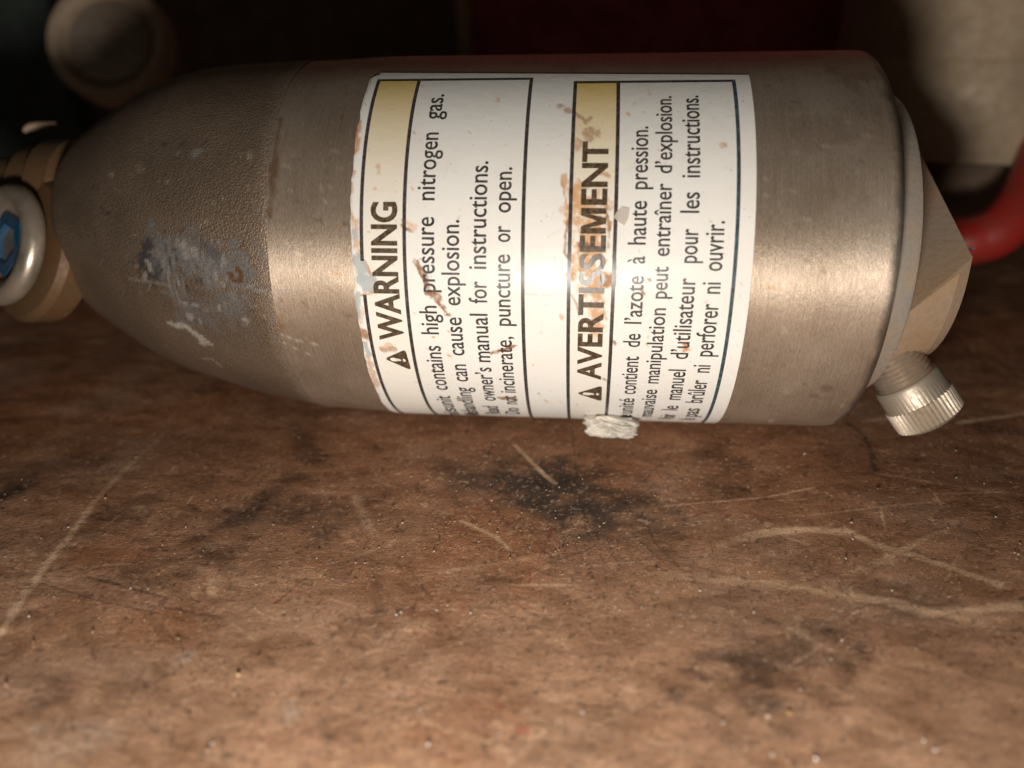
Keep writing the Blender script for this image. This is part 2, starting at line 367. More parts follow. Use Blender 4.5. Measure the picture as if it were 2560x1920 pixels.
def box(name, lo, hi, mat, parent=None, bev=.02):
    bm = bmesh.new(); bmesh.ops.create_cube(bm, size=1)
    for v in bm.verts: v.co = Vector([(lo[i]+hi[i])/2+v.co[i]*(hi[i]-lo[i]) for i in range(3)])
    bmesh.ops.bevel(bm, geom=bm.edges[:], offset=bev, segments=2, affect='EDGES')
    me = bpy.data.meshes.new(name); bm.to_mesh(me); bm.free()
    return finish(name, me, mat, parent, smooth=False)
wall = box('back_wall', (-14, 6.6, -.4), (14, 6.9, 12), DARKW); tag(wall, 'dark wall in shadow behind the bench', kind='structure')
a = at_y(1182, 100, 4.6)[0]; b = at_y(2290, 100, 4.6)[0]
box_r = box('metal_panel', (a, 4.6, 0.02), (b, 5.0, 5.5), DARKR); tag(box_r, 'dark red metal panel in the shadow behind the canister', 'panel')
a = at_y(1140, 60, 4.4)[0]; b = at_y(1176, 60, 4.4)[0]
post = box('narrow_post', (a, 4.4, 0.02), (b, 4.55, 5.2), BEIGE); tag(post, 'narrow beige post beside the dark red panel', 'post')
a = at_y(-500, 100, 4.8)[0]; b = at_y(140, 100, 4.8)[0]
box_g = box('dark_board', (a, 4.8, 0.02), (b, 5.1, 5.5), DARKG); tag(box_g, 'blackish green board in the upper left corner', 'board')

# ------------------------------------------------------------------ the canister
root = empty('gas_canister', 'brushed metal gas canister with dark rounded nose and white warning sticker', 'canister')
# body
ss = np.concatenate([np.linspace(-1.05, 1.755, 150), [1.77, 1.785, 1.795, 1.8]]); rr = np.concatenate([np.full(150, 1.0), [.998, .988, .975, .96]])
rr = rr-.018*sstep(-.55, -1.05, ss)
th = np.linspace(0, 2*np.pi, 361)[:-1]
S, T = np.meshgrid(ss, th, indexing='ij'); P = cyl(S, T, rr[:, None]); Vb = P.reshape(-1, 3); st = np.stack([S.ravel(), T.ravel()], -1)
nzb = fbm(st[:, 0]*14, st[:, 1]*14, 4); mk = Marks(Vb, nzb); front = -Vb[:, 1]*.9+Vb[:, 2]*.4 > .2; mk.px[~front] = -9999
col = np.tile(np.array([.475, .385, .305]), (len(Vb), 1)); cl = fbm(st[:, 0]*2.2, st[:, 1]*2.6+4, 5)
col *= np.clip(1+.30*cl+.12*sstep(.9, 1.7, st[:, 0]), .3, 2)[:, None]**np.array([.9, 1, 1.1])
for pts, wd, k, c in [([(1150, 160), (1220, 150)], 34, .55, (.32, .17, .09)), ([(1240, 158), (1290, 156)], 14, .5, (.3, .16, .09)), ([(1990, 175), (2080, 180)], 18, .5, (.34, .19, .10)),
        ([(2130, 215), (2150, 190)], 34, .45, (.3, .18, .11)), ([(2030, 330), (2200, 300)], 60, .25, (.25, .15, .10)), ([(676, 545), (680, 440), (700, 300)], 12, .7, (.22, .11, .05)),
        ([(690, 790), (700, 830)], 9, .6, (.36, .16, .06)), ([(2060, 965), (2068, 970)], 14, .5, (.28, .2, .13)), ([(2030, 985), (2036, 990)], 9, .5, (.28, .18, .12)),
        ([(1960, 980), (1972, 981)], 16, .7, (.75, .62, .46)), ([(1918, 1050), (1930, 1052)], 10, .9, (.8, .74, .68)), ([(2265, 512), (2272, 520)], 9, .9, (.75, .7, .62))]:
    col = mixc(col, c, mk.line(pts, wd, .8, 1.2)*k)
for k in range(60):
    cx, cy = random.choice([(random.uniform(700, 870), random.uniform(180, 980)), (random.uniform(1900, 2250), random.uniform(170, 1050))])
    col = mixc(col, random.choice([(.75, .66, .55), (.6, .5, .4), (.2, .13, .09), (.4, .2, .1)]), mk.line([(cx, cy), (cx+random.uniform(-5, 5), cy+random.uniform(-4, 4))], random.uniform(1.8, 3.8), .8, .6)*.5)
col = mixc(col, (.85, .76, .64), np.maximum(mk.line([(695, 836), (740, 850), (790, 861)], 3, .6, .4), mk.line([(697, 861), (770, 882)], 2.2, .6, .4))*.8)
ew = sstep(1.735+.02*0, 1.775, st[:, 0]+.02*nzb); col = mixc(col, (.13, .105, .085), ew*.85)
body = grid_obj('body', P, MB, root, closed=True, attrs={'col': col}, uv=st)
# dome
dp = [(-1.05, .983), (-1.07, .982), (-1.25, .964), (-1.45, .944), (-1.65, .910), (-1.85, .868), (-2.05, .798), (-2.2, .724), (-2.36, .640), (-2.46, .585), (-2.52, .540), (-2.56, .49), (-2.58, .43), (-2.588, .35), (-2.588, .2)]
ds = np.array([p[0] for p in dp]); dr = np.array([p[1] for p in dp]); tt = np.concatenate([np.linspace(0, 13, 190), [13.5, 14]])
from_k = np.arange(len(dp)); sd = np.interp(tt, from_k, ds); rd = np.interp(tt, from_k, dr)
ker = np.ones(9)/9
def smoothk(a):
    q = np.concatenate([np.linspace(a[0]-(a[4]-a[0]), a[0], 4, endpoint=False) if False else np.full(4, a[0]), a, np.full(4, a[-1])]); r_ = np.convolve(q, ker, 'valid'); r_[:3] = a[:3]; r_[-3:] = a[-3:]; return r_
sd, rd = smoothk(sd), smoothk(rd)
shift = .044*np.clip((-.95-sd)/.75, 0, 1)**1.3; shy = .127*np.clip((-.95-sd)/1.6, 0, 1)**1.3
S, T = np.meshgrid(sd, th, indexing='ij'); P = cyl(S, T, rd[:, None]); P[..., 2] += shift[:, None]; P[..., 1] += shy[:, None]
Vd = P.reshape(-1, 3); st = np.stack([S.ravel(), T.ravel()], -1)
nzd = fbm(st[:, 0]*13, st[:, 1]*11, 4)+.8*fbm(st[:, 0]*45, st[:, 1]*40, 3); mk = Marks(Vd, nzd); front = -Vd[:, 1]*.9+(Vd[:, 2]-1)*.4 > -.15; mk.px[~front] = -9999
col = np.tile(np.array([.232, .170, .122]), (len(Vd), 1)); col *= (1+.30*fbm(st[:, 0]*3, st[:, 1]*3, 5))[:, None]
sm = np.zeros(len(Vd))
g = mk.line([(400, 640), (520, 660), (600, 680)], 80, .95, .9)*.8; col = mixc(col, (.30, .30, .30), g); sm = np.maximum(sm, g)
g = mk.line([(480, 780), (580, 770)], 85, .95, .8)*.7; col = mixc(col, (.27, .265, .26), g); sm = np.maximum(sm, g)
g = mk.line([(360, 620), (370, 690)], 32, .8, 1.0)*.85; col = mixc(col, (.07, .07, .085), g); sm = np.maximum(sm, g)
g = mk.line([(510, 620), (540, 640)], 30, .7, .9)*.6; col = mixc(col, (.12, .125, .15), g); sm = np.maximum(sm, g)
g = mk.line([(145, 645), (250, 675), (330, 695), (420, 710)], 6, .5, .2); col = mixc(col, (.40, .37, .33), g*.7); sm = np.maximum(sm, g)
g = mk.line([(250, 690), (380, 712)], 14, .8, .5)*.5; col = mixc(col, (.06, .045, .035), g)
g = mk.line([(620, 715), (690, 740)], 6, .7, .4); col = mixc(col, (.42, .42, .42), g*.7)
g = mk.line([(425, 811), (470, 822), (510, 845), (530, 860)], 9, .6, 1.0); col = mixc(col, (.70, .66, .60), g*.95); sm = np.maximum(sm, g)
g = mk.line([(500, 838), (522, 852), (505, 860)], 9, .6, 1.1); col = mixc(col, (.65, .6, .54), g*.8)
g = mk.line([(505, 895), (530, 898), (552, 914)], 4, .6, .8); col = mixc(col, (.55, .48, .42), g*.7)
g = mk.line([(205, 755), (280, 803)], 4, .6, .7); col = mixc(col, (.42, .36, .3), g*.7)
for k in range(26):                                                       # grooves of the scuff
    x0 = 400+k*6.4+random.gauss(0, 2); y0 = random.uniform(575, 660); y1 = y0+random.uniform(50, 190)
    g = mk.line([(x0, y0), (x0+(y1-y0)*.14, (y0+y1)/2), (x0+(y1-y0)*.30, y1)], random.uniform(1.6, 3.2), .5, .3, (.3, 1, .2))
    col = mixc(col, random.choice([(.48, .47, .45), (.40, .40, .40), (.08, .075, .07), (.6, .56, .5)]), g*random.uniform(.35, .8)); sm = np.maximum(sm, g)
for cx, cy in [(470, 640), (445, 705), (462, 640), (480, 625), (460, 755), (490, 760), (475, 785), (545, 770), (500, 800), (610, 795), (440, 600), (455, 608), (367, 655), (372, 668), (360, 690), (365, 682), (556, 706), (548, 768)]:
    col = mixc(col, (.56, .53, .49), mk.line([(cx, cy), (cx+3, cy+6)], random.uniform(5, 11), .7, 1.1)*.75)
g = mk.line([(574, 684), (584, 704), (602, 708), (606, 688), (592, 670)], 6.5, .6, 1.0); col = mixc(col, (.20, .085, .028), g*.9)
for cx, cy, r_, c in [(278, 433, 9, (.55, .40, .30)), (345, 418, 12, (.36, .28, .2)), (493, 383, 14, (.34, .33, .31)), (620, 395, 18, (.42, .35, .28)), (418, 452, 6, (.4, .3, .2)),
                      (640, 770, 8, (.3, .14, .06)), (655, 790, 6, (.3, .14, .06)), (695, 160, 10, (.34, .26, .2)), (420, 590, 10, (.3, .3, .3)), (660, 440, 14, (.28, .14, .06))]:
    col = mixc(col, c, mk.line([(cx, cy), (cx+3, cy+3)], r_, .8, 1.1)*.8)
g = mk.line([(200, 480), (207, 540), (212, 610)], 12, .9, .8)*.55; col = mixc(col, (.26, .18, .12), g)
for k in range(50):
    cx, cy = random.uniform(230, 690), random.uniform(330, 930)
    col = mixc(col, random.choice([(.42, .34, .26), (.36, .3, .24), (.05, .04, .035)]), mk.line([(cx, cy), (cx+random.gauss(0, 6), cy+random.gauss(0, 6))], random.uniform(2, 5), .7, .6)*.6)
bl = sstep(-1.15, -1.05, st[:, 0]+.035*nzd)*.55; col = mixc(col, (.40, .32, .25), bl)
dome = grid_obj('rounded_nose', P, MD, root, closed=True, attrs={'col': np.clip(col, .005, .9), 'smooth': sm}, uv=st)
dome['label'] = 'dark rough cast nose with a scuffed grey patch'
fix_normals(dome); fix_normals(body)

# sticker
th_top = lambda s: np.interp(s, [-.67, 1.17], [on_cyl(918, 184)[1], on_cyl(1872, 189)[1]])
s0, s1 = on_cyl(877, 520)[0], on_cyl(1890, 500)[0]
RL = 1.0035
ns, nt = 340, 430
uu, vv = np.meshgrid(np.linspace(0, 1, ns), np.linspace(0, 1, nt), indexing='ij')
T = th_top(s0+(s1-s0)*uu)+(math.radians(205)-th_top(s0+(s1-s0)*uu))*vv
edge = .006*fbm(T*6, 0*T+2, 4)+.004*fbm(T*22, 0*T+9, 3)
tear = .030*np.exp(-((T-on_cyl(885, 700)[1])/.05)**2)+.012*np.exp(-((T-on_cyl(890, 800)[1])/.10)**2)
left = s0+np.maximum(edge*1.2, -.004)+tear*.35; rc = .03; dt = np.clip((rc-(T-th_top(0)))/rc, 0, 1); rnd = rc*(1-np.sqrt(1-dt**2))
left = left+rnd; right = s1-rnd
S = left+(right-left)*uu
lift = RL-.0028*sstep(.012, 0, (S-left))
P = cyl(S, T, lift); Vl = P.reshape(-1, 3); st = np.stack([S.ravel(), T.ravel()], -1); s_, t_ = st.T
nzl = fbm(s_*16, t_*16, 4)+.9*fbm(s_*48, t_*48, 3); mk = Marks(Vl, nzl); mk.px[t_ > math.radians(150)] = -9999
col = np.tile(np.array([.79, .77, .725]), (len(Vl), 1)); col *= (1+.035*fbm(s_*2, t_*2, 4))[:, None]
rough = np.full(len(Vl), .27)
L1, L2, L3, L4, L5, L6 = [on_cyl(*p)[0] for p in [(904, 560), (1011, 560), (1307.5, 600), (1425, 580), (1538, 580), (1843, 570)]]
tl = np.interp(s_, [-.6, 1.1], [on_cyl(937, 201)[1], on_cyl(1831, 206)[1]])
for a, b in ((L1, L2), (L4, L5)):                                         # header bands, sun-faded down the sticker
    m = ((s_ > a) & (s_ < b) & (t_ > tl)).astype(float); fade = np.clip(1-(t_-tl)/1.05, 0, 1)**2.0
    fade = np.clip(fade+.05*fbm(s_*7, t_*5, 3), .08, 1)
    col = mixc(col, (.78, .55, .14), m*fade*.95)
hfl = np.clip(.95+.8*fbm(s_*70, t_*70, 3), .3, 1); brown = (.30, .15, .065); tan = (.66, .42, .23)
for pts, wd, k, c, ro in [
    ([(1472, 510), (1475, 560), (1470, 620), (1474, 700)], 42, .85, tan, .7), ([(1445, 470), (1440, 520)], 22, .7, tan, .8), ([(1420, 520), (1425, 540)], 18, .7, tan, .6),
    ([(1490, 740), (1492, 790), (1485, 810)], 20, .7, (.6, .36, .18), 1.1), ([(1410, 440), (1412, 470)], 9, .7, (.6, .38, .2), .8), ([(1404, 447), (1420, 520)], 4, .6, (.55, .3, .14), .9),
    ([(1425, 545), (1415, 580), (1412, 630), (1422, 650)], 4, .7, brown, 1.0), ([(1517, 520), (1524, 580), (1520, 620)], 5, .7, brown, 1.0), ([(1535, 640), (1540, 680), (1530, 730)], 4, .7, brown, .8),
    ([(1448, 605), (1470, 622)], 10, .9, brown, .8), ([(1462, 470), (1472, 466)], 8, .8, (.35, .25, .18), .8), ([(1505, 430), (1518, 440)], 8, .6, (.5, .28, .12), .9),
    ([(1520, 700), (1512, 705)], 8, .6, brown, 1.0), ([(1425, 730), (1440, 760), (1448, 790)], 4, .6, brown, .7), ([(1470, 780), (1500, 830)], 22, .35, tan, 1.2), ([(1470, 850), (1500, 850)], 12, .3, tan, 1.2),
    ([(1404, 265), (1440, 285), (1470, 300)], 11, .6, (.42, .26, .16), 1.3), ([(1478, 330), (1482, 340)], 14, .6, (.42, .26, .16), 1.2), ([(1440, 360), (1446, 370)], 9, .5, (.5, .3, .17), 1.1),
    ([(1043, 655), (1060, 700), (1075, 730)], 7, .8, brown, 1.3), ([(1075, 730), (1100, 760), (1118, 785)], 7, .8, brown, 1.2), ([(1115, 780), (1124, 790)], 5, .6, brown, 1.0),
    ([(1228, 884), (1255, 876), (1290, 864)], 5, .85, brown, .9), ([(1250, 995), (1290, 998)], 6, .8, brown, 1.3), ([(955, 875), (985, 874)], 9, .7, (.45, .30, .2), 1.2), ([(955, 870), (975, 860)], 6, .5, tan, 1.2),
    ([(1020, 560), (1035, 570)], 13, .55, (.72, .42, .22), .8), ([(1005, 560), (1030, 578)], 4, .6, brown, 1.0), ([(1006, 550), (1012, 570)], 5, .7, brown, 1.0),
    ([(1712, 862), (1715, 872)], 10, .85, (.6, .3, .13), .7), ([(1604, 720), (1608, 735)], 6, .8, brown, .9), ([(1622, 700), (1625, 702)], 4, .7, brown, .6), ([(1533, 855), (1536, 862)], 6, .8, brown, .8),
    ([(1245, 248), (1247, 252)], 7, .5, (.7, .4, .2), .8), ([(946, 415), (948, 430)], 6, .5, (.65, .38, .2), .8), ([(935, 470), (937, 472)], 5, .6, (.65, .36, .18), .6), ([(1030, 472), (1033, 474)], 5, .5, (.7, .4, .25), .6),
    ([(1570, 285), (1572, 288)], 6, .6, (.65, .4, .2), .6), ([(1805, 360), (1812, 362)], 7, .6, (.65, .42, .2), .7), ([(1620, 225), (1625, 232)], 8, .35, (.7, .48, .3), .8), ([(1083, 842), (1084, 844)], 4, .8, (.6, .28, .12), .4),
    ([(1122, 887), (1126, 890)], 5, .6, (.7, .45, .25), .7), ([(1348, 985), (1352, 990)], 5, .7, brown, 1.0), ([(1362, 1000), (1370, 1005)], 6, .5, (.6, .38, .2), 1.2), ([(1404, 790), (1406, 796)], 5, .6, (.6, .3, .12), .7),
    ([(1510, 945), (1514, 950)], 4, .6, brown, .8), ([(1440, 1010), (1444, 1013)], 3, .6, brown, .8), ([(1468, 1026), (1474, 1028)], 4, .6, brown, .8), ([(1395, 1000), (1400, 1004)], 5, .4, tan, 1.2),
    ([(888, 300), (884, 380)], 7, .75, (.62, .37, .19), .8), ([(880, 430), (880, 540)], 6, .6, (.66, .42, .24), 1.2), ([(884, 560), (892, 610), (896, 632)], 8, .6, (.62, .42, .26), .9), ([(908, 655), (928, 690), (942, 712), (930, 731), (903, 737)], 4, .75, (.52, .25, .1), .7),
    ([(907, 830), (915, 840)], 11, .75, (.36, .19, .09), .8), ([(905, 770), (903, 830)], 5, .4, (.6, .4, .25), 1.2), ([(920, 890), (930, 930), (946, 975)], 6, .6, (.6, .38, .22), 1.2), ([(906, 255), (914, 262)], 5, .5, (.55, .3, .15), 1.0),
    ([(885, 330), (883, 335)], 9, .7, (.6, .33, .15), .7), ([(918, 200), (910, 235)], 6, .3, (.6, .45, .35), 1.2)]:
    g = mk.line(pts, wd*1.1, .7, ro)*hfl; col = mixc(col, np.array(c)*np.array([.92, .82, .72]), np.minimum(g*k*1.2, 1)); rough = np.maximum(rough, .2+.3*g*k)
for k in range(150):
    cx, cy = random.uniform(910, 1870), random.uniform(200, 1030)
    g = mk.line([(cx, cy), (cx+random.gauss(0, 3), cy+random.gauss(0, 3))], random.uniform(1.5, 3.6), .7, .8)
    col = mixc(col, random.choice([(.6, .38, .22), (.66, .5, .38), (.4, .25, .15), (.7, .66, .62)]), g*random.uniform(.25, .7))
for k in range(40):                                                       # fine scuffs
    cx, cy, a, ln = random.uniform(930, 1860), random.uniform(220, 1000), random.uniform(0, 3.1), random.uniform(8, 45)
    g = mk.line([(cx, cy), (cx+math.cos(a)*ln, cy+math.sin(a)*ln)], 1.8, .6, .4); col = mixc(col, random.choice([(.7, .62, .52), (.62, .6, .58), (.9, .88, .85)]), g*.4); rough = np.maximum(rough, .2+.2*g)
for pts, wd in [([(888, 650), (900, 670), (905, 690)], 14), ([(900, 700), (925, 705), (915, 718)], 17), ([(895, 735), (893, 760), (896, 790)], 8), ([(886, 580), (889, 590)], 7), ([(912, 860), (922, 890)], 6)]:
    g = mk.line(pts, wd, .35, .5); col = mixc(col, (.42, .45, .46), g*.9); rough = np.maximum(rough, .42*g)
g = mk.line([(1310, 733), (1360, 737), (1425, 736)], 1.8, .6, .9); col = mixc(col, (.62, .56, .48), g*.7)
sticker = grid_obj('sticker', P, ML, root, attrs={'col': np.clip(col, .01, .95), 'rough': rough}, uv=st)
sticker['label'] = 'white glossy sticker with faded yellow headers and rust coloured stains'
def face_out(o):
    me = o.data; n = np.zeros(len(me.polygons)*3); me.polygons.foreach_get('normal', n); c = np.zeros(len(me.polygons)*3); me.polygons.foreach_get('center', c)
    n = n.reshape(-1, 3); c = c.reshape(-1, 3); c[:, 0] = 0; c[:, 2] -= 1
    if (n*c).sum() < 0: me.flip_normals()
face_out(sticker)

# printed rules
RI = RL+.0016
def strip(name, sa, sb, ta, tb, mat, n=120, r=RI):
    t = np.linspace(ta, tb, n); Pq = np.stack([cyl(np.full(n, sa), t, r), cyl(np.full(n, sb), t, r)], 0)
    o = grid_obj(name, Pq, mat, sticker); face_out(o); return o
TE = math.radians(204)
tA = on_cyl(1100, 200)[1]; tB = on_cyl(1680, 204)[1]; tk = .0175
def frame(lines, tt0):
    hw = .0085
    for i, (s, mt, brk) in enumerate(lines):
        segs = [(tt0, TE)] if not brk else [(tt0, brk[0]), (brk[1], TE)]
        for a, b in segs: strip('rule', s-hw, s+hw, a, b, mt)
    ends = [lines[0][0]-hw, lines[-1][0]+hw]; inner = [l[0] for l in lines]
    for a, b in zip(inner[:-1], inner[1:]): strip('rule', a+hw+.0003, b-hw-.0003, tt0, tt0+.016, INK, 3)
frame([(L1, INK, (on_cyl(906, 652)[1], on_cyl(911, 736)[1])), (L2, INK, None), (L3, INK, None)], tA)
frame([(L4, INK, None), (L5, INK, None), (L6, TEAL, None)], tB)

# lettering (wrapped onto the cylinder)
def text_geo(body_, bold=0.0):
    cu = bpy.data.curves.new('t', 'FONT'); cu.body = body_; cu.size = 1; cu.offset = bold; cu.resolution_u = 4
    ob = bpy.data.objects.new('t', cu); COL.objects.link(ob)
    dg = bpy.context.evaluated_depsgraph_get(); me = bpy.data.meshes.new_from_object(ob.evaluated_get(dg))
    v = np.array([tuple(q.co)[:2] for q in me.vertices]).reshape(-1, 2); f = [list(p.vertices) for p in me.polygons]
    bpy.data.objects.remove(ob); bpy.data.curves.remove(cu); bpy.data.meshes.remove(me); return v, f
XH = text_geo('x')[0][:, 1].max(); CH = text_geo('H')[0][:, 1].max()
def words(items, base_px, top_px, mat, cap=False, bold=0.007, hidden=None):
    """items: (word, y start px, y end px) up the picture; base/top: a pixel on the baseline and one at x-height (or cap height)"""
    sb = on_cyl(*base_px)[0]; hgt = sb-on_cyl(*top_px)[0]; ks = hgt/(CH if cap else XH)
    V_, F_, adv = [], [], []; tprev = None
    def put(v, f, ta, tb):
        lo, hi = v[:, 0].min(), v[:, 0].max()
        t = ta+(tb-ta)*(v[:, 0]-lo)/(hi-lo); s = sb-v[:, 1]*ks
        o = sum(len(q) for q in V_); V_.append(cyl(s, t, RI+.0006)); F_.extend([[k+o for k in q] for q in f])
    for wd, ya, yb in items:
        v, f = text_geo(wd, bold); xb = base_px[0]
        def th_at(yy):                      # the theta on the baseline circle that shows at this picture row
            tt_ = np.linspace(.2, 2.45, 900); q = project(cyl(np.full(900, sb), tt_, RI)); return np.interp(yy, q[:, 1], tt_)
        ta, tb = th_at(ya), th_at(yb); adv.append((ta-tb)/(v[:, 0].max()-v[:, 0].min())); put(v, f, ta, tb); tprev = tprev or ta
    if hidden:
        hw_, ys, ye, fr = hidden; v, f = text_geo(hw_, bold); tb = th_at(ye); put(v, f, tb+(th_at(ys)-tb)/fr, tb)
    o = mesh_obj('lettering', np.vstack(V_), F_, mat, sticker, smooth=False); face_out(o)
    return o
words([('WARNING', 851, 505)], (991, 530), (930.5, 530), INK2, True, .03)
_tg = text_geo
def text_geo(body_, bold=0.0):
    v, f = _tg(body_, bold)
    if body_ == 'AVERTISSEMENT':                      # the M of the heavy weight is drawn by hand
        x1_ = _tg('AVERTISSEM', 0)[0][:, 0].max(); m_ = _tg('M', 0)[0][:, 0]; x0_ = x1_-(m_.max()-m_.min())-bold; x1_ += bold
        f = [q for q in f if not (x0_-.02 < np.mean([v[k, 0] for k in q]) < x1_+.02)]
        W_, H_, t_w = x1_-x0_, CH+bold, .14+bold*.6
        P_ = np.array([(0, 0), (0, H_), (t_w*1.25, H_), (W_/2, H_*.34), (W_-t_w*1.25, H_), (W_, H_), (W_, 0), (W_-t_w, 0), (W_-t_w, H_*.72), (W_/2+t_w*.5, 0), (W_/2-t_w*.5, 0), (t_w, H_*.72), (t_w, 0)])+np.array([x0_, -bold*.5])
        o = len(v); v = np.vstack([v, P_]); I = lambda *a: [o+k for k in a]
        f += [I(0, 1, 11, 12), I(1, 2, 11), I(2, 3, 10, 11), I(3, 9, 10), I(3, 4, 8, 9), I(4, 5, 8), I(5, 6, 7, 8)]
    return v, f
words([('AVERTISSEMENT', 949.5, 354)], (1519, 370), (1459, 370), INK2, True, .03)
words([('unit', 1018.5, 990), ('contains', 975, 865), ('high', 836, 765), ('pressure', 731, 543), ('nitrogen', 501, 332), ('gas.', 299, 237)], (1088.7, 450), (1058.8, 450), INK, hidden=('This', 1030, 1020, .24))
words([('can', 954, 911.5), ('cause', 889, 794), ('explosion.', 764, 550)], (1152, 764), (1123, 764), INK, hidden=('Mishandling', 1029.5, 969, .74))
words([('owner\u2019s', 1002, 919), ('manual', 905.5, 785), ('for', 759, 703.6), ('instructions.', 673, 403.6)], (1219, 450), (1189, 450), INK, hidden=('Read', 1036, 1016, .9))
words([('not', 1011, 990), ('incinerate,', 982, 842), ('puncture', 815, 637), ('or', 605.6, 565), ('open.', 532, 418.5)], (1280, 430), (1251, 430), INK, hidden=('Do', 1035, 1020, 1.0))
words([('unit\u00e9', 1034, 996.5), ('contient', 985.6, 891.5), ('de', 868, 835), ('l\u2019azote', 810, 691), ('\u00e0', 659.5, 641), ('haute', 612, 503), ('pression.', 473.5, 317)], (1620, 340), (1591, 340), INK, hidden=('Cette', 1049, 1037, .42))
words([('mauvaise', 1042, 974.6), ('manipulation', 959, 771), ('peut', 747, 667), ('entra\u00eener', 641, 459), ('d\u2019explosion.', 433.6, 241.6)], (1680, 400), (1652, 400), INK, hidden=('Une', 1053, 1046.5, .4))
words([('le', 1026, 1015), ('manuel', 1000, 924.5), ('d\u2019utilisateur', 898, 695.6), ('pour', 658, 572.5), ('les', 532.6, 481), ('instructions.', 444, 240)], (1749, 330), (1718.5, 330), INK, hidden=('Voir', 1055, 1036, .9))
words([('pas', 1042, 1021.6), ('br\u00fbler', 1007.5, 951), ('ni', 932, 913.5), ('perforer', 891.5, 760), ('ni', 735, 706.6), ('ouvrir.', 678, 553)], (1809, 600), (1777, 600), INK, hidden=('Ne', 1056, 1046, .8))
def triangle(apex, b0, b1):
    A_, B_, C_ = [np.array(on_cyl(*p)) for p in (apex, b0, b1)]
    def rounded(poly, r, n=5):
        out = []; m = len(poly)
        for i in range(m):
            p, q, s = poly[i-1], poly[i], poly[(i+1) % m]; d1 = (p-q)/np.linalg.norm(p-q); d2 = (s-q)/np.linalg.norm(s-q)
            for k in range(n):
                t = k/(n-1); out.append((1-t)**2*(q+d1*r)+2*t*(1-t)*q+t*t*(q+d2*r))
        return np.array(out)
    out = rounded([A_, B_, C_], .022)
    o = mesh_obj('warning_triangle', cyl(out[:, 0], out[:, 1], RI+.0006), [list(range(len(out)))], INK2, sticker, smooth=False); face_out(o)
    bc = (B_+C_)/2; ax = bc-A_; pr = (C_-B_)/2
    bar = np.array([A_+ax*a+pr*b for a, b in [(.24, .0), (.30, .15), (.42, .17), (.68, .085), (.70, 0), (.68, -.085), (.42, -.17), (.30, -.15)]])
    dot = np.array([A_+ax*.83+pr*(.15*math.cos(k))+ax*.06*math.sin(k) for k in np.linspace(0, 6.28, 11)[:-1]])
    V_ = np.vstack([cyl(bar[:, 0], bar[:, 1], RI+.0016), cyl(dot[:, 0], dot[:, 1], RI+.0016)])
    e = mesh_obj('exclamation_mark', V_, [list(range(8)), list(range(8, 18))], CREAM, sticker, smooth=False); face_out(e)
CREAM = mat_ink('cream_print', (.72, .66, .54))
triangle((961.5, 895), (1014, 872), (1029, 923.6)); triangle((1441, 981), (1505, 962), (1504, 1001))

# chip of clear film and the torn lump under the sticker
def crumple(name, quad, nn, mmm, amp, mat, parent, seed, thick=.012, jag=.02):
    q = [np.array(p) for p in quad]; u, v = np.meshgrid(np.linspace(0, 1, nn), np.linspace(0, 1, mmm), indexing='ij')
    Pq = ((1-u)*(1-v))[..., None]*q[0]+(u*(1-v))[..., None]*q[1]+(u*v)[..., None]*q[2]+((1-u)*v)[..., None]*q[3]
    n_ = np.cross(q[1]-q[0], q[3]-q[0]); n_ /= np.linalg.norm(n_)
    e1 = (q[1]-q[0])/np.linalg.norm(q[1]-q[0]); e2 = (q[3]-q[0])/np.linalg.norm(q[3]-q[0])
    h = amp*fbm(u*5+seed, v*3+seed*2, 4)+amp*.6*fbm(u*15+seed, v*7, 3)
    rim = np.maximum(np.abs(u-.5), np.abs(v-.5))*2
    Pq = Pq+n_*h[..., None]+(e1*(jag*fbm(u*7+3, v*7+seed, 3))[..., None]+e2*(jag*fbm(u*8+seed, v*6+9, 3))[..., None])*(rim**3)[..., None]
    o = grid_obj(name, Pq, mat, parent, smooth=True)
    md = o.modifiers.new('t', 'SOLIDIFY'); md.thickness = thick; md.offset = 0
    return o
yq = -.68
def lump(name, px_c, half, y0, mat, parent):
    c = np.array(at_y(px_c[0], px_c[1], y0)); ex = np.array(at_y(px_c[0]+half[0], px_c[1]+half[0]*.06, y0))-c; ez = np.array(at_y(px_c[0], px_c[1]-half[1], y0))-c; ey = np.array([0, -.055, .02])
    u, v = np.meshgrid(np.linspace(0, 2*np.pi, 90, endpoint=False), np.linspace(-np.pi/2, np.pi/2, 40), indexing='ij')
    d = np.stack([np.cos(v)*np.cos(u), np.cos(v)*np.sin(u), np.sin(v)], -1)
    q = np.sign(d)*np.abs(d)**.62; q = np.concatenate([q[:, :, :1], q[:, :, 1:]], -1)
    n1 = fbm(q[..., 0]*2.2+q[..., 2]*1.0+5, q[..., 1]*2.0+8, 4); n2 = fbm(q[..., 0]*3+1, q[..., 1]*5+q[..., 0]*2.5, 2); n3 = fbm(q[..., 0]*11+7, q[..., 1]*9+q[..., 2]*4, 3)
    rad = 1+.30*n1+.07*n3; rad[d[..., 2] > 0] += .0
    P = c+(q[..., 0]*rad)[..., None]*ex+(q[..., 1]*(1+.25*n1+.06*n3))[..., None]*ez+(q[..., 2]*(1+.7*n2+.2*n3))[..., None]*ey
    P = np.transpose(P, (1, 0, 2))
    o = grid_obj(name, P, mat, parent, closed=True, smooth=True); fix_normals(o); return o
fl = lump('torn_flake', (1527, 1066), (66, 28), yq, FOIL, root)
fl['label'] = 'crumpled pale torn flake hanging under the sticker'
def film():
    n = NT('clear_film'); n.set(Base_Color=(.62, .55, .47, 1), Roughness=.25, Alpha=.72); return n.m
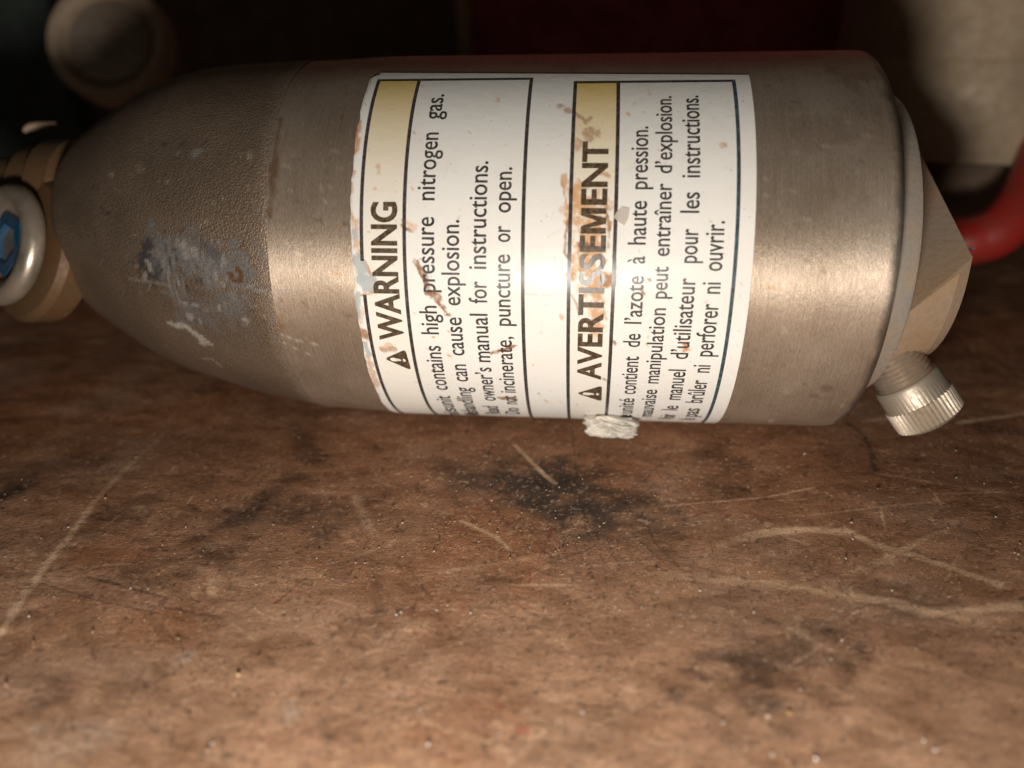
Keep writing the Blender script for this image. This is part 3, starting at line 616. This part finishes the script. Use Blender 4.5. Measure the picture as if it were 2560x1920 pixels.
fs = [np.array(on_cyl(*p)) for p in [(1541, 531), (1556, 517), (1574, 522), (1570, 548), (1561, 565), (1546, 556), (1534, 544)]]
mesh_obj('film_chip', np.vstack([cyl(np.array([p[0] for p in fs]), np.array([p[1] for p in fs]), RI+.004)]), [list(range(7))], film(), root, smooth=False)

# end flange and boss
lathe('end_flange', [(1.72, .80), (1.93, .80), (1.945, .795), (1.951, .785), (1.951, .3)], RINGM, root)
lathe('shoulder', [(1.952, .70), (1.965, .70), (1.97, .69), (1.97, .3)], DIRTY, root)
E_ = 2.25; pa = np.array([E_, -.61, 1.135]); pb = np.array([E_, .50, 1.54]); c1 = np.array([1.945, -.722, .862])
pn = np.cross(pb-pa, c1-pa); pn *= np.sign(pn[2]); pts = [tuple(pa), tuple(pb), tuple(c1)]
for x_, r_ in ((1.945, .735), (2.19, .655), (E_, .62)):
    for a in np.linspace(0, 2*np.pi, 120, endpoint=False):
        p = np.array([x_, -r_*math.sin(a), 1+r_*math.cos(a)])
        if (p-pa)@pn < 0: pts.append(tuple(p))
bm = bmesh.new()
for p in pts: bm.verts.new(p)
bmesh.ops.convex_hull(bm, input=bm.verts[:])
bmesh.ops.delete(bm, geom=[v for v in bm.verts if not v.link_faces], context='VERTS')
me = bpy.data.meshes.new('end_boss'); bm.to_mesh(me); bm.free(); boss = finish('end_boss', me, DIRTY, root, smooth=True, sharp=9)
boss['label'] = 'dusty tan machined boss with an angled cut'
# charging valve
vr = np.array(at_y(2222, 872, -.43)); vt = np.array(at_y(2268, 956, -.53)); ve = np.array(at_y(2330, 1050, -.60))
va = (ve-vt)/np.linalg.norm(ve-vt); vl = np.linalg.norm(ve-vt); vr = vt-va*.34
print('valve', vt, ve, vl)
prof = [(0, .17), (.13, .17), (.14, .15)]
for k in range(7): prof += [(.15+k*.025, .136), (.1625+k*.025, .149)]
prof += [(.34, .13), (.40, .13)]
lathe('valve_stem', prof, THREAD, root, base=vr, axis=va, n=64)
kn = lambda s, ph, r: np.where((s > vl*.42) & (s < vl*.93), .007*(np.abs(((ph*46/(2*np.pi)) % 1)-.5)*4-1), 0)*(r > .1)
cp = [(-.02, .10), (-.02, .156), (-.005, .166), (vl*.41, .168), (vl*.425, .171), (vl*.92, .168), (vl*.94, .162), (vl*1.0, .145), (vl*1.0, .05)]
cap_ = lathe('valve_cap', cp, STEEL, root, base=vt, axis=va, n=368, ribs=kn, sharp=35)
cap_['label'] = 'nickel plated valve cap with a knurled band'

# hose fitting at the nose
fit = bpy.data.objects.new('hose_fitting', None); COL.objects.link(fit); fit.parent = root; fit['label'] = 'dusty hose fitting with silver ring and blue centre'
lathe('neck', [(-3.6, .26), (-2.95, .26), (-2.93, .315), (-2.80, .315), (-2.78, .36), (-2.64, .36), (-2.62, .34), (-2.54, .30)], BRASSY, fit, base=(0, .12, 1.20))
rcx = at_y(16, 612, -.40); rax = M@np.array([-.52, .06, .85]); rax /= np.linalg.norm(rax)
lathe('banjo_body', [(-.30, .32), (-.28, .40), (-.14, .42), (-.10, .39), (-.08, .30)], BRASSY, fit, base=rcx, axis=rax)
rp = [(-.10, .22)]+[(.06*math.sin(a), .285+.06*math.cos(a)) for a in np.linspace(-1.5, 2.6, 18)]+[(.02, .215), (-.02, .21)]
lathe('silver_ring', rp, SILV, fit, base=rcx, axis=rax, sharp=70)
lathe('blue_plug', [(-.08, .20), (-.01, .195), (.01, .18), (.012, .12), (-.03, .10), (-.03, .02)], BLUE, fit, base=rcx, axis=rax, n=6, sharp=20)
tube('lit_rim_sliver', [at_depth(60, 330, 4.95), at_depth(72, 319, 4.95), at_depth(100, 313, 4.97), at_depth(140, 308, 5.0)], .022, DIRTY, fit, taper=lambda t: .55+.6*math.sin(math.pi*min(1, t*1.1)))  # thin pale arc standing in for an unidentified lit edge behind the neck

# ------------------------------------------------------------------ things in the dark behind
camz = M@np.array([0, 0, 1.0])
eye = empty('shock_eyelet', 'round dirty metal eyelet catching light in the upper left', 'eyelet')
ec = at_depth(262, 96, 7.3)
lathe('outer_rim', [(-.3, .45), (-.28, .565), (-.03, .565), (0, .545), (.0, .47), (-.02, .455), (-.12, .45), (-.12, .1)], PALE, eye, base=ec, axis=camz)
lathe('inner_disc', [(-.118, .40), (-.07, .39), (-.05, .36), (-.05, .14), (-.09, .12), (-.09, .02)], GREYD, eye, base=ec, axis=camz)
shock = empty('shock_absorber', 'tan metal shock absorber body standing behind the right end', 'shock absorber')
sx = at_depth(2400, 300, 7.1); up = np.array([0, .0, 1.0])
zb_ = at_depth(2450, 438, 6.0)[2]
lathe('cylinder', [(0, 1.05), (.03, 1.14), (.06, 1.15), (.78, 1.15), (.80, 1.14), (.82, 1.15), (4.5, 1.15)], TAN, shock, base=(sx[0], sx[1], zb_), axis=up, n=128)
lathe('rod', [(.004-zb_, .55), (.01, .55)], DARKW, shock, base=(sx[0], sx[1], zb_), axis=up, n=48)
sp = empty('coil_spring', 'red painted coil spring around the tan shock body', 'spring')
tube('coil', [at_depth(2250, 560, 6.4), at_depth(2330, 598, 6.1), at_depth(2400, 604, 5.95), at_depth(2452, 596, 5.9), at_depth(2505, 572, 5.85), at_depth(2556, 515, 5.85), at_depth(2598, 425, 5.95), at_depth(2628, 310, 6.2), at_depth(2630, 180, 6.6), at_depth(2590, 60, 7.0)], .185, RED, sp, n=24)

fb = tube('fibre', [at_y(2411, 643, -.28), at_y(2416, 636, -.30), at_y(2422, 624, -.32), at_y(2430, 620, -.33), at_y(2437, 621, -.33)], .010, FIB, None, n=8, sub=6, taper=lambda t: 1.2 if t < .45 else .35)
tag(fb, 'tiny blue fibre stuck to the tan end boss', 'fibre')

# ------------------------------------------------------------------ grit on the bench
oct_v = np.array([(1, 0, 0), (-1, 0, 0), (0, 1, 0), (0, -1, 0), (0, 0, 1), (0, 0, -1)], float)
oct_f = [(0, 2, 4), (2, 1, 4), (1, 3, 4), (3, 0, 4), (2, 0, 5), (1, 2, 5), (3, 1, 5), (0, 3, 5)]
GV, GF, GC = [], [], []
pal = [((.52, .42, .32), .28), ((.46, .31, .19), .34), ((.50, .26, .12), .1), ((.72, .68, .62), .04), ((.06, .05, .04), .17), ((.30, .06, .03), .06)]
def grain(p, r, c):
    k = len(GV)*6; q = oct_v*rng.uniform(.6, 1.25, (6, 1))*r*np.array([1, 1, .75]); a = random.uniform(0, 6.3); ca, sa = math.cos(a), math.sin(a)
    q = q@np.array([[ca, sa, 0], [-sa, ca, 0], [0, 0, 1]]); GV.append(q+np.array([p[0], p[1], r*.35-.004])); GF.extend([[i+k for i in f] for f in oct_f]); GC.extend([c]*6)
for k in range(2600):
    if k < 900: px, py = random.gauss(1220, 230), random.gauss(1300, 95)
    elif k < 1300: px, py = random.gauss(700, 300), random.gauss(1520, 120)
    else: px, py = random.uniform(-20, 2580), 1090+820*random.random()**.8
    if py < 1075 or py > 1915: continue
    p = on_bench(px, py); dep = np.linalg.norm(p-CAM)
    grain(p, min(.0016*math.exp(random.gauss(.25, .45)), .0062)*dep/3.4, random.choices([q[0] for q in pal], [q[1] for q in pal])[0])
for px, py, r, c in [(1973, 1782, .013, (.75, .48, .12)), (520, 1875, .014, (.62, .42, .26)), (531, 1858, .010, (.7, .66, .62)), (2337, 1874, .012, (.7, .66, .6)), (1808, 1806, .010, (.72, .68, .62)), (1920, 1790, .009, (.75, .7, .6)),
                     (2001, 1723, .009, (.72, .6, .6)), (2078, 1647, .008, (.7, .66, .6)), (991, 1536, .009, (.8, .78, .74)), (1003, 1530, .009, (.82, .8, .76)), (1091, 1525, .008, (.8, .78, .74)), (1176, 1532, .008, (.8, .78, .74)),
                     (2335, 1299, .006, (.8, .78, .74)), (2490, 1291, .008, (.82, .8, .76)), (2115, 1395, .007, (.85, .75, .5)), (2132, 1347, .008, (.75, .73, .7)), (2546, 1385, .008, (.85, .8, .74)), (1604, 1517, .008, (.7, .55, .4)),
                     (1312, 1244, .012, (.04, .045, .045)), (1640, 1420, .012, (.09, .05, .035)), (15, 1712, .014, (.62, .45, .3)), (232, 1580, .011, (.5, .36, .24)), (72, 1540, .010, (.8, .75, .66)), (640, 1460, .007, (.85, .8, .75)),
                     (370, 1472, .008, (.8, .76, .7)), (327, 1470, .007, (.8, .76, .7)), (595, 1686, .012, (.72, .55, .3)), (2196, 1222, .016, (.22, .13, .08)), (1885, 1530, .009, (.75, .7, .64)), (2105, 1600, .009, (.8, .78, .72)), (1750, 1476, .009, (.8, .77, .7)),
                     (1457, 1781, .010, (.75, .72, .68)), (1070, 1860, .010, (.75, .72, .68)), (898, 1863, .010, (.7, .45, .15)), (2230, 1475, .007, (.8, .74, .6)), (2310, 1850, .008, (.68, .62, .55)), (1930, 1885, .012, (.7, .64, .56)), (2040, 1897, .012, (.72, .64, .54))]:
    grain(on_bench(px, py), r*.72, tuple(.8*q for q in c))
gr = mesh_obj('grit', np.vstack(GV), GF, GRIT, None, smooth=False, attrs={'col': np.array(GC)})
tag(gr, 'scattered pale sand grains and metal dust on the brown bench', 'grit', kind='stuff')
